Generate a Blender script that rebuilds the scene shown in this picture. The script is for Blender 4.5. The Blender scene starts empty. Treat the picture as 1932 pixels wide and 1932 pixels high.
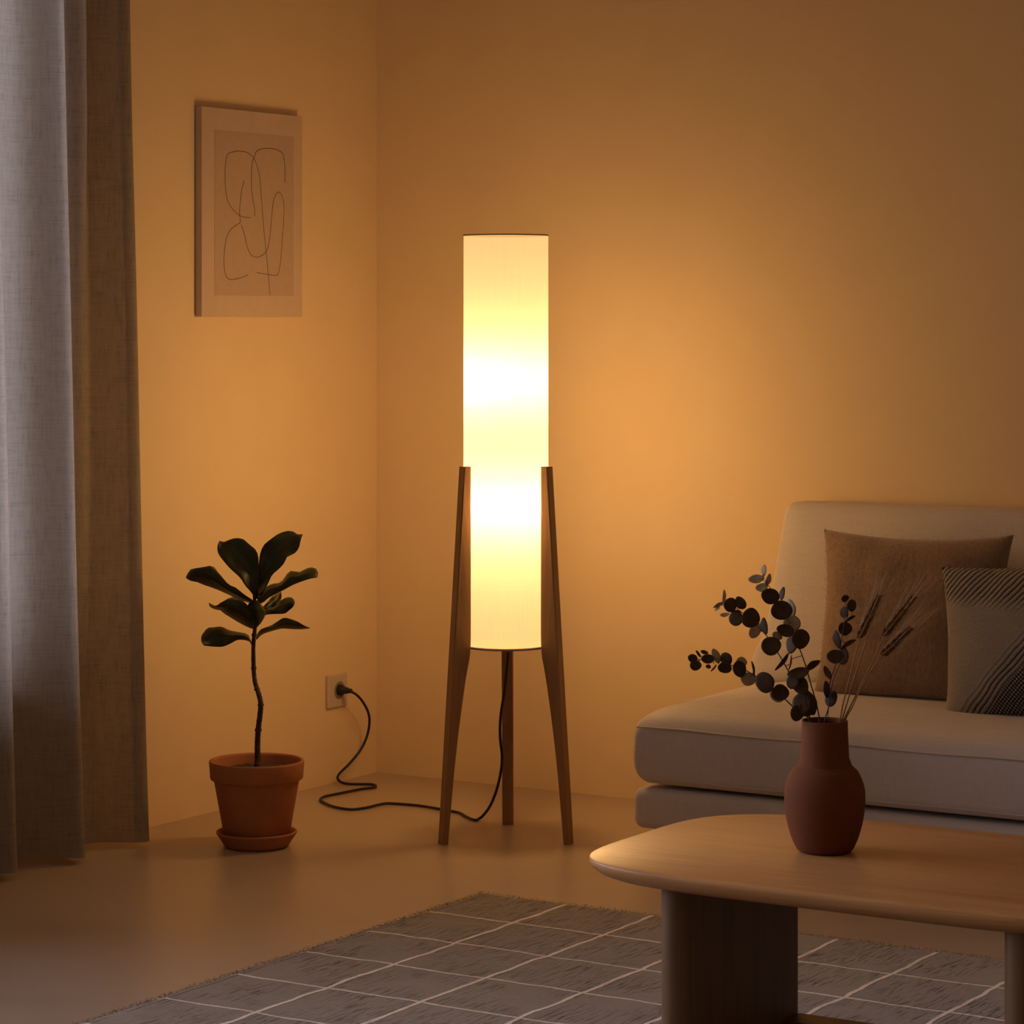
import bpy, bmesh, math, random
from mathutils import Vector, Matrix, noise

# ------------------------------------------------------------------ camera, light, exposure
SC = bpy.context.scene
COL = SC.collection
F, HX, HY, H = 5280.0, 966.0, 600.0, 1.15          # focal length in pixels, horizon, eye height
YAW = math.atan2(.5284, .8490)
CA, SA = math.cos(YAW), math.sin(YAW)
CAM = Vector((4.0341, -5.8344, H))

cd = bpy.data.cameras.new('camera'); cam = bpy.data.objects.new('camera', cd); COL.objects.link(cam)
cam.location = CAM; cam.rotation_euler = (math.pi / 2, 0, YAW)
cd.sensor_fit = 'HORIZONTAL'; cd.sensor_width = 36.0; cd.lens = F / 1932 * 36.0
cd.shift_y = -(966 - HY) / 1932; cd.clip_start = .05
SC.camera = cam

SC.view_settings.view_transform = 'Standard'; SC.view_settings.look = 'None'
SC.view_settings.exposure = 0.0; SC.view_settings.gamma = 1.0
SC.view_settings.use_curve_mapping = False
SC.cycles.use_denoising = True; SC.cycles.max_bounces = 14; SC.cycles.diffuse_bounces = 8
SC.cycles.transmission_bounces = 10; SC.cycles.transparent_max_bounces = 12
SC.cycles.sample_clamp_indirect = 6.0; SC.cycles.caustics_reflective = False; SC.cycles.caustics_refractive = False

LAMP_COL = (1.0, .575, .215)
BULB = 275.0          # radiance of the two bulbs
GLOW = 0.62            # the lit linen of the shade
WEAVE = .33          # open share of the shade's weave
SKY = 8.5             # dusk outside the window
SKY_COL = (.66, .645, .76)

w = bpy.data.worlds.new('dusk'); SC.world = w; w.use_nodes = True
w.node_tree.nodes['Background'].inputs[0].default_value = (*SKY_COL, 1)
w.node_tree.nodes['Background'].inputs[1].default_value = SKY
pl = bpy.data.lights.new('window_portal', 'AREA'); pl.shape = 'RECTANGLE'; pl.size = 1.9; pl.size_y = 4.3
pl.cycles.is_portal = True
po = bpy.data.objects.new('window_portal', pl); COL.objects.link(po)
po.location = (-.20, -3.45, 1.35); po.rotation_euler = (0, -math.pi / 2, 0)

random.seed(7)
rnd = random.uniform

# ------------------------------------------------------------------ where a sight line meets the room
def ray(x, y):
    dx = (x - HX) / F
    return Vector((dx * CA - SA, dx * SA + CA, -(y - HY) / F))
def on(x, y, ax, v):
    d = ray(x, y); i = 'XYZ'.index(ax)
    return CAM + d * ((v - CAM[i]) / d[i])
def at(x, y, D): return CAM + ray(x, y) * D
RIGHT = Vector((CA, SA, 0)); FWD = Vector((-SA, CA, 0)); UP = Vector((0, 0, 1))

# ------------------------------------------------------------------ objects
def empty(name, loc, label, cat, group=None):
    o = bpy.data.objects.new(name, None); COL.objects.link(o); o.location = loc
    o.empty_display_size = .05
    o['label'] = label; o['category'] = cat
    if group: o['group'] = group
    return o
def obj(name, geo, m, parent=None, smooth=True, kind=None, origin=None):
    """geo = (verts, faces) in world space; linked as one mesh object whose origin is the parent's (or its own base)."""
    vs, fs = geo
    base = Vector((0, 0, 0))
    if origin is not None: base = Vector(origin)
    p = parent
    off = Vector((0, 0, 0))
    while p is not None: off += p.location; p = p.parent
    me = bpy.data.meshes.new(name)
    b = off if origin is None else base
    me.from_pydata([tuple(Vector(v) - b) for v in vs], [], fs)
    me.validate(); me.update()
    if smooth:
        for p in me.polygons: p.use_smooth = True
    o = bpy.data.objects.new(name, me); COL.objects.link(o)
    if m: me.materials.append(m)
    if parent: o.parent = parent
    o.location = b - off
    if kind: o['kind'] = kind
    return o
def tag(o, label, cat, group=None):
    o['label'] = label; o['category'] = cat
    if group: o['group'] = group
    return o
def fixn(o, angle=None):
    bm = bmesh.new(); bm.from_mesh(o.data); bmesh.ops.recalc_face_normals(bm, faces=bm.faces)
    if angle is not None:
        for e in bm.edges:
            e.smooth = not (len(e.link_faces) == 2 and e.calc_face_angle(0) > angle)
    bm.to_mesh(o.data); bm.free(); return o
def solid(o, t, off=0):
    md = o.modifiers.new('thickness', 'SOLIDIFY'); md.thickness = t; md.offset = off; return o
def join(*gs):
    V, Fc = [], []
    for vs, fs in gs:
        n = len(V); V += [Vector(v) for v in vs]; Fc += [tuple(i + n for i in f) for f in fs]
    return V, Fc

# ------------------------------------------------------------------ shapes
def box(x0, x1, y0, y1, z0, z1, bev=0.0):
    bm = bmesh.new(); bmesh.ops.create_cube(bm, size=1)
    for v in bm.verts:
        v.co = Vector(((x0 + x1) / 2 + v.co.x * (x1 - x0), (y0 + y1) / 2 + v.co.y * (y1 - y0), (z0 + z1) / 2 + v.co.z * (z1 - z0)))
    if bev: bmesh.ops.bevel(bm, geom=bm.edges[:], offset=bev, segments=3, profile=.5, affect='EDGES')
    g = ([v.co.copy() for v in bm.verts], [tuple(v.index for v in f.verts) for f in bm.faces])
    bm.verts.index_update(); g = ([v.co.copy() for v in bm.verts], [tuple(v.index for v in f.verts) for f in bm.faces])
    bm.free(); return g
def catmull(P, n=8):
    P = [Vector(p) for p in P]; out = []
    for i in range(len(P) - 1):
        a = P[max(i - 1, 0)]; b = P[i]; c = P[i + 1]; d = P[min(i + 2, len(P) - 1)]
        for k in range(n):
            t = k / n
            out.append(.5 * ((2 * b) + (c - a) * t + (2 * a - 5 * b + 4 * c - d) * t * t + (3 * b - a - 3 * c + d) * t ** 3))
    out.append(P[-1]); return out
def tube(P, r, n=8, caps=True):
    """r: a number, or a function of 0..1 along the path"""
    P = [Vector(p) for p in P]; V, Fc = [], []
    N = len(P); t0 = (P[1] - P[0]).normalized()
    u = t0.orthogonal().normalized()
    for i, p in enumerate(P):
        t = (P[min(i + 1, N - 1)] - P[max(i - 1, 0)]).normalized()
        u = (u - t * u.dot(t)).normalized(); v = t.cross(u)
        rr = r(i / (N - 1)) if callable(r) else r
        for k in range(n):
            a = 2 * math.pi * k / n
            V.append(p + (u * math.cos(a) + v * math.sin(a)) * rr)
    for i in range(N - 1):
        for k in range(n):
            a = i * n + k; b = i * n + (k + 1) % n
            Fc.append((a, b, b + n, a + n))
    if caps:
        Fc.append(tuple(range(n))[::-1]); Fc.append(tuple((N - 1) * n + k for k in range(n)))
    return V, Fc
def lathe(c, prof, n=64, wob=0.0):
    """prof: (r, z) pairs; r == 0 closes to a point"""
    V, Fc = [], []; rings = []
    for r, z in prof:
        if r <= 1e-6:
            rings.append([len(V)]); V.append(Vector((c[0], c[1], c[2] + z)))
        else:
            s = len(V)
            for k in range(n):
                a = 2 * math.pi * k / n
                rr = r * (1 + wob * math.sin(3 * a + z * 20))
                V.append(Vector((c[0] + rr * math.cos(a), c[1] + rr * math.sin(a), c[2] + z)))
            rings.append(list(range(s, s + n)))
    for A, B in zip(rings, rings[1:]):
        if len(A) == 1 and len(B) == 1: continue
        for k in range(n):
            j = (k + 1) % n
            if len(A) == 1: Fc.append((A[0], B[k], B[j]))
            elif len(B) == 1: Fc.append((A[k], A[j], B[0]))
            else: Fc.append((A[k], A[j], B[j], B[k]))
    return V, Fc
def smoothprof(pts, n=5):
    return [(p.x, p.y) for p in catmull([Vector((a, b, 0)) for a, b in pts], n)]
def rbox(x0, x1, y0, y1, z0, z1, r, m=10, deform=None, k=4):
    """cushion: a rounded box on a shared grid, then deformed by deform(p, u, v, w) with u, v, w in -1..1"""
    def axis(a, b):
        L = [a + r * (1 - math.cos(math.pi / 2 * i / k)) for i in range(k)]
        L += [a + r + (b - a - 2 * r) * i / m for i in range(m + 1)]
        L += [b - r * (1 - math.cos(math.pi / 2 * i / k)) for i in range(k - 1, -1, -1)]
        return L
    A = [axis(x0, x1), axis(y0, y1), axis(z0, z1)]
    n = [len(a) - 1 for a in A]; V, Fc, idx = [], [], {}
    def vert(i, j, l):
        if (i, j, l) in idx: return idx[(i, j, l)]
        p = Vector((A[0][i], A[1][j], A[2][l]))
        q = Vector((min(max(p.x, x0 + r), x1 - r), min(max(p.y, y0 + r), y1 - r), min(max(p.z, z0 + r), z1 - r)))
        d = p - q
        if d.length > 1e-9: p = q + d.normalized() * r
        if deform:
            p = deform(p, 2 * (p.x - x0) / (x1 - x0) - 1, 2 * (p.y - y0) / (y1 - y0) - 1, 2 * (p.z - z0) / (z1 - z0) - 1)
        idx[(i, j, l)] = len(V); V.append(p); return idx[(i, j, l)]
    for l in (0, n[2]):
        for i in range(n[0]):
            for j in range(n[1]):
                q = (vert(i, j, l), vert(i + 1, j, l), vert(i + 1, j + 1, l), vert(i, j + 1, l)); Fc.append(q if l else q[::-1])
    for j in (0, n[1]):
        for i in range(n[0]):
            for l in range(n[2]):
                q = (vert(i, j, l), vert(i + 1, j, l), vert(i + 1, j, l + 1), vert(i, j, l + 1)); Fc.append(q[::-1] if j else q)
    for i in (0, n[0]):
        for j in range(n[1]):
            for l in range(n[2]):
                q = (vert(i, j, l), vert(i, j + 1, l), vert(i, j + 1, l + 1), vert(i, j, l + 1)); Fc.append(q if i else q[::-1])
    return V, Fc
def sphere(c, r, sx=1, sy=1, sz=1, n=20):
    prof = [(r * math.sin(math.pi * i / (n // 2)), -r * math.cos(math.pi * i / (n // 2))) for i in range(n // 2 + 1)]
    prof[0] = (0, -r); prof[-1] = (0, r)
    V, Fc = lathe((0, 0, 0), prof, n)
    return [Vector(c) + Vector((v.x * sx, v.y * sy, v.z * sz)) for v in V], Fc

# ------------------------------------------------------------------ materials
class NT:
    def __init__(s, name):
        s.m = bpy.data.materials.new(name); s.m.use_nodes = True; s.t = s.m.node_tree
        s.b = s.t.nodes['Principled BSDF']; s.out = s.t.nodes['Material Output']
    def n(s, typ, **kw):
        x = s.t.nodes.new(typ)
        for k, v in kw.items():
            if k.startswith('i_'):
                x.inputs[k[2:].replace('_', ' ')].default_value = v
            else: setattr(x, k, v)
        return x
    def l(s, a, b): s.t.links.new(a, b)
    def coord(s, rot=(0, 0, 0), scale=(1, 1, 1), loc=(0, 0, 0)):
        c = s.n('ShaderNodeTexCoord'); mp = s.n('ShaderNodeMapping')
        mp.inputs['Rotation'].default_value = rot; mp.inputs['Scale'].default_value = scale; mp.inputs['Location'].default_value = loc
        s.l(c.outputs['Object'], mp.inputs[0]); return mp.outputs[0]
    def noise(s, vec, scale, detail=4, rough=.55, dist=0):
        x = s.n('ShaderNodeTexNoise'); x.inputs['Scale'].default_value = scale; x.inputs['Detail'].default_value = detail
        x.inputs['Roughness'].default_value = rough; x.inputs['Distortion'].default_value = dist
        s.l(vec, x.inputs['Vector']); return x.outputs[0]
    def ramp(s, fac, stops):
        x = s.n('ShaderNodeValToRGB'); e = x.color_ramp.elements
        while len(e) < len(stops): e.new(.5)
        for k, (p, c) in enumerate(stops):
            e[k].position = p; e[k].color = (*c, 1) if len(c) == 3 else c
        s.l(fac, x.inputs[0]); return x.outputs[0]
    def math(s, op, a, b=None, c=None):
        x = s.n('ShaderNodeMath', operation=op)
        for i, v in enumerate((a, b, c)):
            if v is None: continue
            if isinstance(v, (int, float)): x.inputs[i].default_value = v
            else: s.l(v, x.inputs[i])
        return x.outputs[0]
    def mix(s, fac, a, b):
        x = s.n('ShaderNodeMix', data_type='RGBA')
        for sock, v in ((x.inputs[0], fac), (x.inputs[6], a), (x.inputs[7], b)):
            if isinstance(v, (int, float)): sock.default_value = v
            elif isinstance(v, tuple): sock.default_value = (*v, 1)
            else: s.l(v, sock)
        return x.outputs[2]
    def bump(s, h, strength=.3, dist=.002, to=True):
        x = s.n('ShaderNodeBump'); x.inputs['Strength'].default_value = strength; x.inputs['Distance'].default_value = dist
        s.l(h, x.inputs['Height'])
        if to: s.l(x.outputs[0], s.b.inputs['Normal'])
        return x.outputs[0]
    def set(s, **kw):
        for k, v in kw.items():
            k = k.replace('_', ' ')
            if isinstance(v, tuple): v = (*v, 1) if len(v) == 3 else v
            s.b.inputs[k].default_value = v
        return s
def sc3(c, f): return tuple(min(1, x * f) for x in c)

def m_plain(name, c, rough=.5, var=.08, scale=30, bump=0.0, spec=.5, metal=0.0):
    t = NT(name); v = t.coord(); nz = t.noise(v, scale)
    t.l(t.ramp(nz, [(.3, sc3(c, 1 - var)), (.7, sc3(c, 1 + var))]), t.b.inputs['Base Color'])
    t.set(Roughness=rough, Metallic=metal); t.b.inputs['Specular IOR Level'].default_value = spec
    if bump: t.bump(nz, bump, .002)
    return t.m
def m_plaster():
    t = NT('plaster'); v = t.coord()
    a = t.noise(v, 1.1, 5, .6); b = t.noise(v, 9, 4)
    f = t.math('ADD', t.math('MULTIPLY', a, .7), t.math('MULTIPLY', b, .3))
    t.l(t.ramp(f, [(.3, (.745, .58, .365)), (.7, (.80, .63, .40))]), t.b.inputs['Base Color'])
    t.set(Roughness=.85); t.b.inputs['Specular IOR Level'].default_value = .2
    t.bump(t.noise(v, 60, 5), .08, .002); return t.m
def m_floor():
    t = NT('polished_screed'); v = t.coord()
    a = t.noise(v, 1.6, 6, .6, .6); b = t.noise(v, 14, 5, .6)
    f = t.math('ADD', t.math('MULTIPLY', a, .75), t.math('MULTIPLY', b, .25))
    t.l(t.ramp(f, [(.3, (.38, .29, .215)), (.5, (.43, .335, .25)), (.7, (.48, .375, .285))]), t.b.inputs['Base Color'])
    rr = t.n('ShaderNodeMapRange'); rr.inputs[3].default_value = .26; rr.inputs[4].default_value = .42
    t.l(f, rr.inputs[0]); t.l(rr.outputs[0], t.b.inputs['Roughness'])
    t.b.inputs['Specular IOR Level'].default_value = .5
    t.bump(b, .04, .002); return t.m
def m_wood(name, c0, c1, axis, rough=.45, ring=26):
    """grain runs along axis 0/1/2"""
    t = NT(name); s = [10, 10, 10]; s[axis] = .55
    v = t.coord(scale=tuple(s)); a = t.noise(v, 2.4, 6, .6, .8)
    s2 = [60, 60, 60]; s2[axis] = 1.2
    b = t.noise(t.coord(scale=tuple(s2)), 4, 3)
    fr = t.math('FRACT', t.math('MULTIPLY', a, ring * .35))
    tri = t.math('ABSOLUTE', t.math('SUBTRACT', fr, .5))
    f = t.math('ADD', t.math('MULTIPLY', a, .55), t.math('ADD', t.math('MULTIPLY', b, .3), t.math('MULTIPLY', tri, .3)))
    t.l(t.ramp(f, [(.3, c0), (.75, c1)]), t.b.inputs['Base Color'])
    t.set(Roughness=rough); t.b.inputs['Specular IOR Level'].default_value = .28; t.bump(b, .06, .001); return t.m
def m_linen(name, c, weave=900, rough=.9, var=.10, sheen=.15, bump=.25, soft=0):
    t = NT(name)
    a = t.noise(t.coord(scale=(weave * .02, weave * .02, weave * .5)), 1, 2)
    b = t.noise(t.coord(scale=(weave * .5, weave * .5, weave * .02)), 1, 2)
    big = t.noise(t.coord(), 5, 4)
    f = t.math('ADD', t.math('MULTIPLY', t.math('ADD', a, b), .35), t.math('MULTIPLY', big, .3))
    t.l(t.ramp(f, [(.3, sc3(c, 1 - var)), (.7, sc3(c, 1 + var))]), t.b.inputs['Base Color'])
    t.set(Roughness=rough); t.b.inputs['Specular IOR Level'].default_value = .15
    t.b.inputs['Sheen Weight'].default_value = sheen
    t.bump(t.math('ADD', f, t.math('MULTIPLY', big, soft)), bump, .002); return t.m
def m_curtain():
    t = NT('curtain_linen'); nt = t.t; nt.nodes.remove(t.b)
    a = t.noise(t.coord(scale=(30, 30, 4)), 6, 4, .7)           # vertical slubs
    b = t.noise(t.coord(scale=(7, 7, 160)), 2, 4, .7)           # crosswise slubs
    f = t.math('ADD', t.math('MULTIPLY', a, .5), t.math('MULTIPLY', b, .5))
    col = t.ramp(f, [(.34, (.25, .215, .175)), (.5, (.365, .32, .27)), (.68, (.43, .385, .33))])
    bm_ = t.bump(f, .25, .003, to=False)
    d = t.n('ShaderNodeBsdfDiffuse'); tr = t.n('ShaderNodeBsdfTranslucent'); tp = t.n('ShaderNodeBsdfTransparent')
    t.l(col, d.inputs[0]); t.l(col, tr.inputs[0]); t.l(bm_, d.inputs['Normal'])
    tp.inputs[0].default_value = (.9, .88, .85, 1)
    m1 = t.n('ShaderNodeMixShader'); m1.inputs[0].default_value = .34
    t.l(d.outputs[0], m1.inputs[1]); t.l(tr.outputs[0], m1.inputs[2])
    m2 = t.n('ShaderNodeMixShader')
    t.l(t.ramp(f, [(.36, (.02, .02, .02)), (.66, (.17, .17, .17))]), m2.inputs[0])
    t.l(m1.outputs[0], m2.inputs[1]); t.l(tp.outputs[0], m2.inputs[2]); t.l(m2.outputs[0], t.out.inputs[0]); return t.m
def m_shade():
    t = NT('shade_linen'); t.t.nodes.remove(t.b)
    a = t.noise(t.coord(scale=(60, 60, 2.2)), 5, 3); b = t.noise(t.coord(scale=(4, 4, 260)), 2, 3)
    f = t.math('ADD', t.math('MULTIPLY', a, .5), t.math('MULTIPLY', b, .5))
    col = t.ramp(f, [(.3, (.30, .28, .25)), (.7, (.38, .36, .33))])
    d = t.n('ShaderNodeBsdfDiffuse'); tr = t.n('ShaderNodeBsdfTranslucent'); em = t.n('ShaderNodeEmission')
    t.l(col, d.inputs[0]); t.l(col, tr.inputs[0])
    em.inputs[0].default_value = (*LAMP_COL, 1); em.inputs[1].default_value = GLOW
    mx = t.n('ShaderNodeMixShader'); mx.inputs[0].default_value = .5
    t.l(d.outputs[0], mx.inputs[1]); t.l(tr.outputs[0], mx.inputs[2])
    tp = t.n('ShaderNodeBsdfTransparent'); tp.inputs[0].default_value = (1, .97, .93, 1)       # the open weave
    m2 = t.n('ShaderNodeMixShader'); m2.inputs[0].default_value = WEAVE; t.l(mx.outputs[0], m2.inputs[1]); t.l(tp.outputs[0], m2.inputs[2])
    ad = t.n('ShaderNodeAddShader'); t.l(m2.outputs[0], ad.inputs[0]); t.l(em.outputs[0], ad.inputs[1])
    t.l(ad.outputs[0], t.out.inputs[0]); return t.m
def m_emit(name, c, s):
    t = NT(name); t.t.nodes.remove(t.b); em = t.n('ShaderNodeEmission')
    em.inputs[0].default_value = (*c, 1); em.inputs[1].default_value = s; t.l(em.outputs[0], t.out.inputs[0]); return t.m
def m_leaf(name, c0, c1, scale, trans=.25, rough=.5, spec=.12):
    t = NT(name); nz = t.noise(t.coord(), scale, 4)
    col = t.ramp(nz, [(.3, c0), (.7, c1)]); t.l(col, t.b.inputs['Base Color']); t.set(Roughness=rough)
    t.b.inputs['Specular IOR Level'].default_value = spec; t.bump(nz, .15, .002)
    tr = t.n('ShaderNodeBsdfTranslucent'); t.l(col, tr.inputs[0])
    mx = t.n('ShaderNodeMixShader'); mx.inputs[0].default_value = trans
    t.l(t.b.outputs[0], mx.inputs[1]); t.l(tr.outputs[0], mx.inputs[2]); t.l(mx.outputs[0], t.out.inputs[0]); return t.m
def m_rug():
    t = NT('rug_wool'); v = t.coord()
    sep = t.n('ShaderNodeSeparateXYZ'); t.l(v, sep.inputs[0]); X, Y = sep.outputs[0], sep.outputs[1]
    wob = t.noise(t.coord(loc=(3, 1, 0)), 9, 3); wob2 = t.noise(t.coord(loc=(9, 7, 4)), 9, 3)
    fz = t.noise(v, 260, 2)
    def lines(c, wv, first, p, sign, width):
        q = t.math('ADD', c, t.math('MULTIPLY', t.math('SUBTRACT', wv, .5), .022))
        u = t.math('DIVIDE', t.math('MULTIPLY', t.math('SUBTRACT', q, first), sign), p)
        d = t.math('MULTIPLY', t.math('ABSOLUTE', t.math('SUBTRACT', u, t.math('ROUND', u))), p)
        mr = t.n('ShaderNodeMapRange'); mr.interpolation_type = 'SMOOTHSTEP'
        mr.inputs[1].default_value = width * .45; mr.inputs[2].default_value = width
        mr.inputs[3].default_value = 1; mr.inputs[4].default_value = 0
        t.l(t.math('ADD', d, t.math('MULTIPLY', t.math('SUBTRACT', fz, .5), .004)), mr.inputs[0])
        return t.math('MULTIPLY', mr.outputs[0], t.math('GREATER_THAN', u, -.4))
    # object origin lies at the rug's back left corner
    lx = lines(X, wob, .208, .193, 1, .0062); ly = lines(Y, wob2, -.212, .2005, -1, .0048)
    ln = t.math('MAXIMUM', lx, ly)
    g = t.noise(t.coord(scale=(70, 5, 1)), 3.2, 4, .62, .35)      # yarn parting in streaks along the rug
    sel = t.noise(t.coord(scale=(1, 1, 1)), 6.5, 3)
    st = t.math('MULTIPLY', t.ramp(g, [(.36, (1, 1, 1)), (.45, (0, 0, 0))]), t.ramp(sel, [(.40, (0, 0, 0)), (.58, (1, 1, 1))]))
    edge = t.math('ABSOLUTE', t.math('SUBTRACT', t.math('ADD', X, t.math('MULTIPLY', t.math('SUBTRACT', wob2, .5), .016)), .024))
    seam_ = t.math('MULTIPLY', t.math('LESS_THAN', edge, .0028), t.ramp(t.noise(v, 22, 3), [(.36, (0, 0, 0)), (.5, (1, 1, 1))]))
    st = t.math('MAXIMUM', st, seam_)
    soft = t.noise(v, 120, 4); big = t.noise(v, 3, 4)
    base = t.ramp(t.math('ADD', t.math('MULTIPLY', soft, .5), t.math('MULTIPLY', big, .5)), [(.3, (.235, .200, .165)), (.7, (.315, .272, .225))])
    col = t.mix(ln, t.mix(t.math('MULTIPLY', st, .75), base, (.075, .06, .052)), (.88, .79, .70))
    t.l(col, t.b.inputs['Base Color']); t.set(Roughness=.95); t.b.inputs['Specular IOR Level'].default_value = .1
    t.b.inputs['Sheen Weight'].default_value = .2
    hgt = t.math('SUBTRACT', t.math('ADD', t.math('MULTIPLY', ln, .9), t.math('MULTIPLY', soft, .5)), t.math('MULTIPLY', st, 1.1))
    t.bump(hgt, .7, .004); return t.m
def m_plush():
    t = NT('plush_fabric')
    a = t.noise(t.coord(scale=(1, 1, .45), rot=(0, .35, 0)), 150, 4, .7)
    b = t.noise(t.coord(), 12, 4)
    f = t.math('ADD', t.math('MULTIPLY', a, .65), t.math('MULTIPLY', b, .35))
    t.l(t.ramp(f, [(.3, (.21, .135, .085)), (.7, (.36, .245, .165))]), t.b.inputs['Base Color'])
    t.set(Roughness=.95); t.b.inputs['Specular IOR Level'].default_value = .1; t.b.inputs['Sheen Weight'].default_value = .35
    t.bump(f, .7, .005); return t.m
def m_ribbed():
    """ribs on the diagonal along the top edge and the lower right, dotted weave in that corner; local x right, z up, origin at the pillow's middle"""
    t = NT('ribbed_weave'); v = t.coord()
    sep = t.n('ShaderNodeSeparateXYZ'); t.l(v, sep.inputs[0]); X, Z = sep.outputs[0], sep.outputs[2]
    wob = t.math('MULTIPLY', t.noise(v, 14, 3), .012)
    dg = t.math('ADD', t.math('SUBTRACT', t.math('MULTIPLY', X, .72), t.math('MULTIPLY', Z, .69)), wob)
    rib = t.math('ABSOLUTE', t.math('SINE', t.math('MULTIPLY', dg, 320)))
    top = t.n('ShaderNodeMapRange'); top.inputs[1].default_value = .055; top.inputs[2].default_value = .085; t.l(t.math('ADD', Z, t.math('MULTIPLY', X, .12)), top.inputs[0])
    low = t.n('ShaderNodeMapRange'); low.inputs[1].default_value = -.020; low.inputs[2].default_value = .008; t.l(dg, low.inputs[0])
    dot_m = t.n('ShaderNodeMapRange'); dot_m.inputs[1].default_value = .026; dot_m.inputs[2].default_value = .036; t.l(dg, dot_m.inputs[0])
    msk = t.math('MAXIMUM', top.outputs[0], low.outputs[0])
    dots = t.math('MULTIPLY', t.math('SINE', t.math('MULTIPLY', X, 720)), t.math('SINE', t.math('MULTIPLY', Z, 720)))
    dotp = t.ramp(dots, [(.05, (0, 0, 0)), (.35, (1, 1, 1))])
    fine = t.noise(v, 300, 3)
    base = t.ramp(fine, [(.3, (.26, .225, .19)), (.7, (.36, .315, .27))])
    groove = t.math('MULTIPLY', msk, t.ramp(rib, [(.15, (1, 1, 1)), (.6, (0, 0, 0))]))
    c1 = t.mix(groove, base, (.018, .013, .010))
    c2 = t.mix(dotp, (.035, .027, .022), (.36, .31, .26))
    t.l(t.mix(dot_m.outputs[0], c1, c2), t.b.inputs['Base Color'])
    t.set(Roughness=.9); t.b.inputs['Specular IOR Level'].default_value = .15
    h = t.math('ADD', t.math('MULTIPLY', t.math('MULTIPLY', rib, msk), 1.0), t.math('MULTIPLY', fine, .15))
    t.bump(h, .8, .005); return t.m
def m_terracotta(name, c, rough=.8):
    t = NT(name); v = t.coord(); a = t.noise(v, 14, 6, .65); b = t.noise(t.coord(scale=(1, 1, 6)), 40, 3)
    f = t.math('ADD', t.math('MULTIPLY', a, .7), t.math('MULTIPLY', b, .3))
    t.l(t.ramp(f, [(.3, sc3(c, .86)), (.7, sc3(c, 1.12))]), t.b.inputs['Base Color']); t.set(Roughness=rough)
    t.b.inputs['Specular IOR Level'].default_value = .12; t.bump(f, .12, .002); return t.m

PLASTER = m_plaster(); FLOOR = m_floor()
WHITE = m_plain('white_plastic', (.56, .47, .39), .4, .03)
FRAMEW = m_plain('white_frame_paint', (.56, .435, .35), .5, .03)
BLACK = m_plain('black_cord_cover', (.010, .006, .006), .5, .15, 200)
def m_glass():
    t = NT('window_glass'); t.t.nodes.remove(t.b)
    tp = t.n('ShaderNodeBsdfTransparent'); gl = t.n('ShaderNodeBsdfGlossy'); gl.inputs['Roughness'].default_value = .02
    t.l(t.ramp(t.noise(t.coord(), 3), [(.3, (.92, .94, .95)), (.7, (.95, .96, .97))]), tp.inputs[0])
    fr = t.n('ShaderNodeFresnel'); fr.inputs[0].default_value = 1.45
    mx = t.n('ShaderNodeMixShader'); t.l(fr.outputs[0], mx.inputs[0]); t.l(tp.outputs[0], mx.inputs[1]); t.l(gl.outputs[0], mx.inputs[2])
    t.l(mx.outputs[0], t.out.inputs[0]); return t.m
GLASSM = m_glass()
LEGWOOD = m_wood('lamp_ash', (.24, .125, .05), (.38, .215, .10), 2, .42)
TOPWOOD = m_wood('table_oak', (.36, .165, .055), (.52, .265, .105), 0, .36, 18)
SLABWOOD = m_wood('table_oak_shaded', (.125, .066, .026), (.195, .108, .048), 2, .5, 18)  # the oak darkened; shade on the slab legs is put into the colour
SOFA = m_linen('sofa_linen', (.60, .54, .50))
SHADE = m_shade(); BULBM = m_emit('bulb_glow', LAMP_COL, BULB)
BRASS = m_plain('brushed_metal', (.55, .48, .38), .35, .05, 60, 0, .5, .9)
RIMM = m_plain('shade_trim', (.36, .27, .17), .6, .1, 80)
POTM = m_terracotta('terracotta', (.42, .165, .075)); VASEM = m_terracotta('dark_clay', (.150, .050, .020), .85)
SOIL = m_plain('soil', (.045, .026, .016), .95, .5, 160, 1.0)
BARK = m_plain('bark', (.055, .028, .018), .85, .4, 120, .8)
FIGLEAF = m_leaf('fig_leaf', (.026, .030, .008), (.046, .048, .013), 40, .06, .42, .3)
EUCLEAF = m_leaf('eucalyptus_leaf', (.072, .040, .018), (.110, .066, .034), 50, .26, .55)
EUCLIT = m_leaf('eucalyptus_lit_leaf', (.40, .30, .175), (.50, .39, .24), 50, .34, .55)  # lighter copy of the leaf; the light it catches is in the colour
EUCSTEM = m_plain('eucalyptus_stem', (.075, .035, .022), .7, .2, 90)
WHEAT = m_plain('dry_straw', (.27, .14, .060), .85, .25, 90, 0, .1)
PAPER = m_plain('print_paper', (.475, .355, .275), .8, .03, 60)
INK = m_plain('ink_line', (.10, .05, .035), .8, .1, 60)
AWNM = m_plain('dry_awn', (.46, .29, .14), .8, .2, 120, 0, .1); EARM = m_plain('dry_ear', (.17, .085, .035), .85, .3, 120, 0, .1); RUG = m_rug(); RUGEDGE = m_plain('rug_edge_yarn', (.15, .125, .11), .95, .3, 200)
PLUSH = m_plush(); RIBBED = m_ribbed(); CURT = m_curtain()

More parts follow.
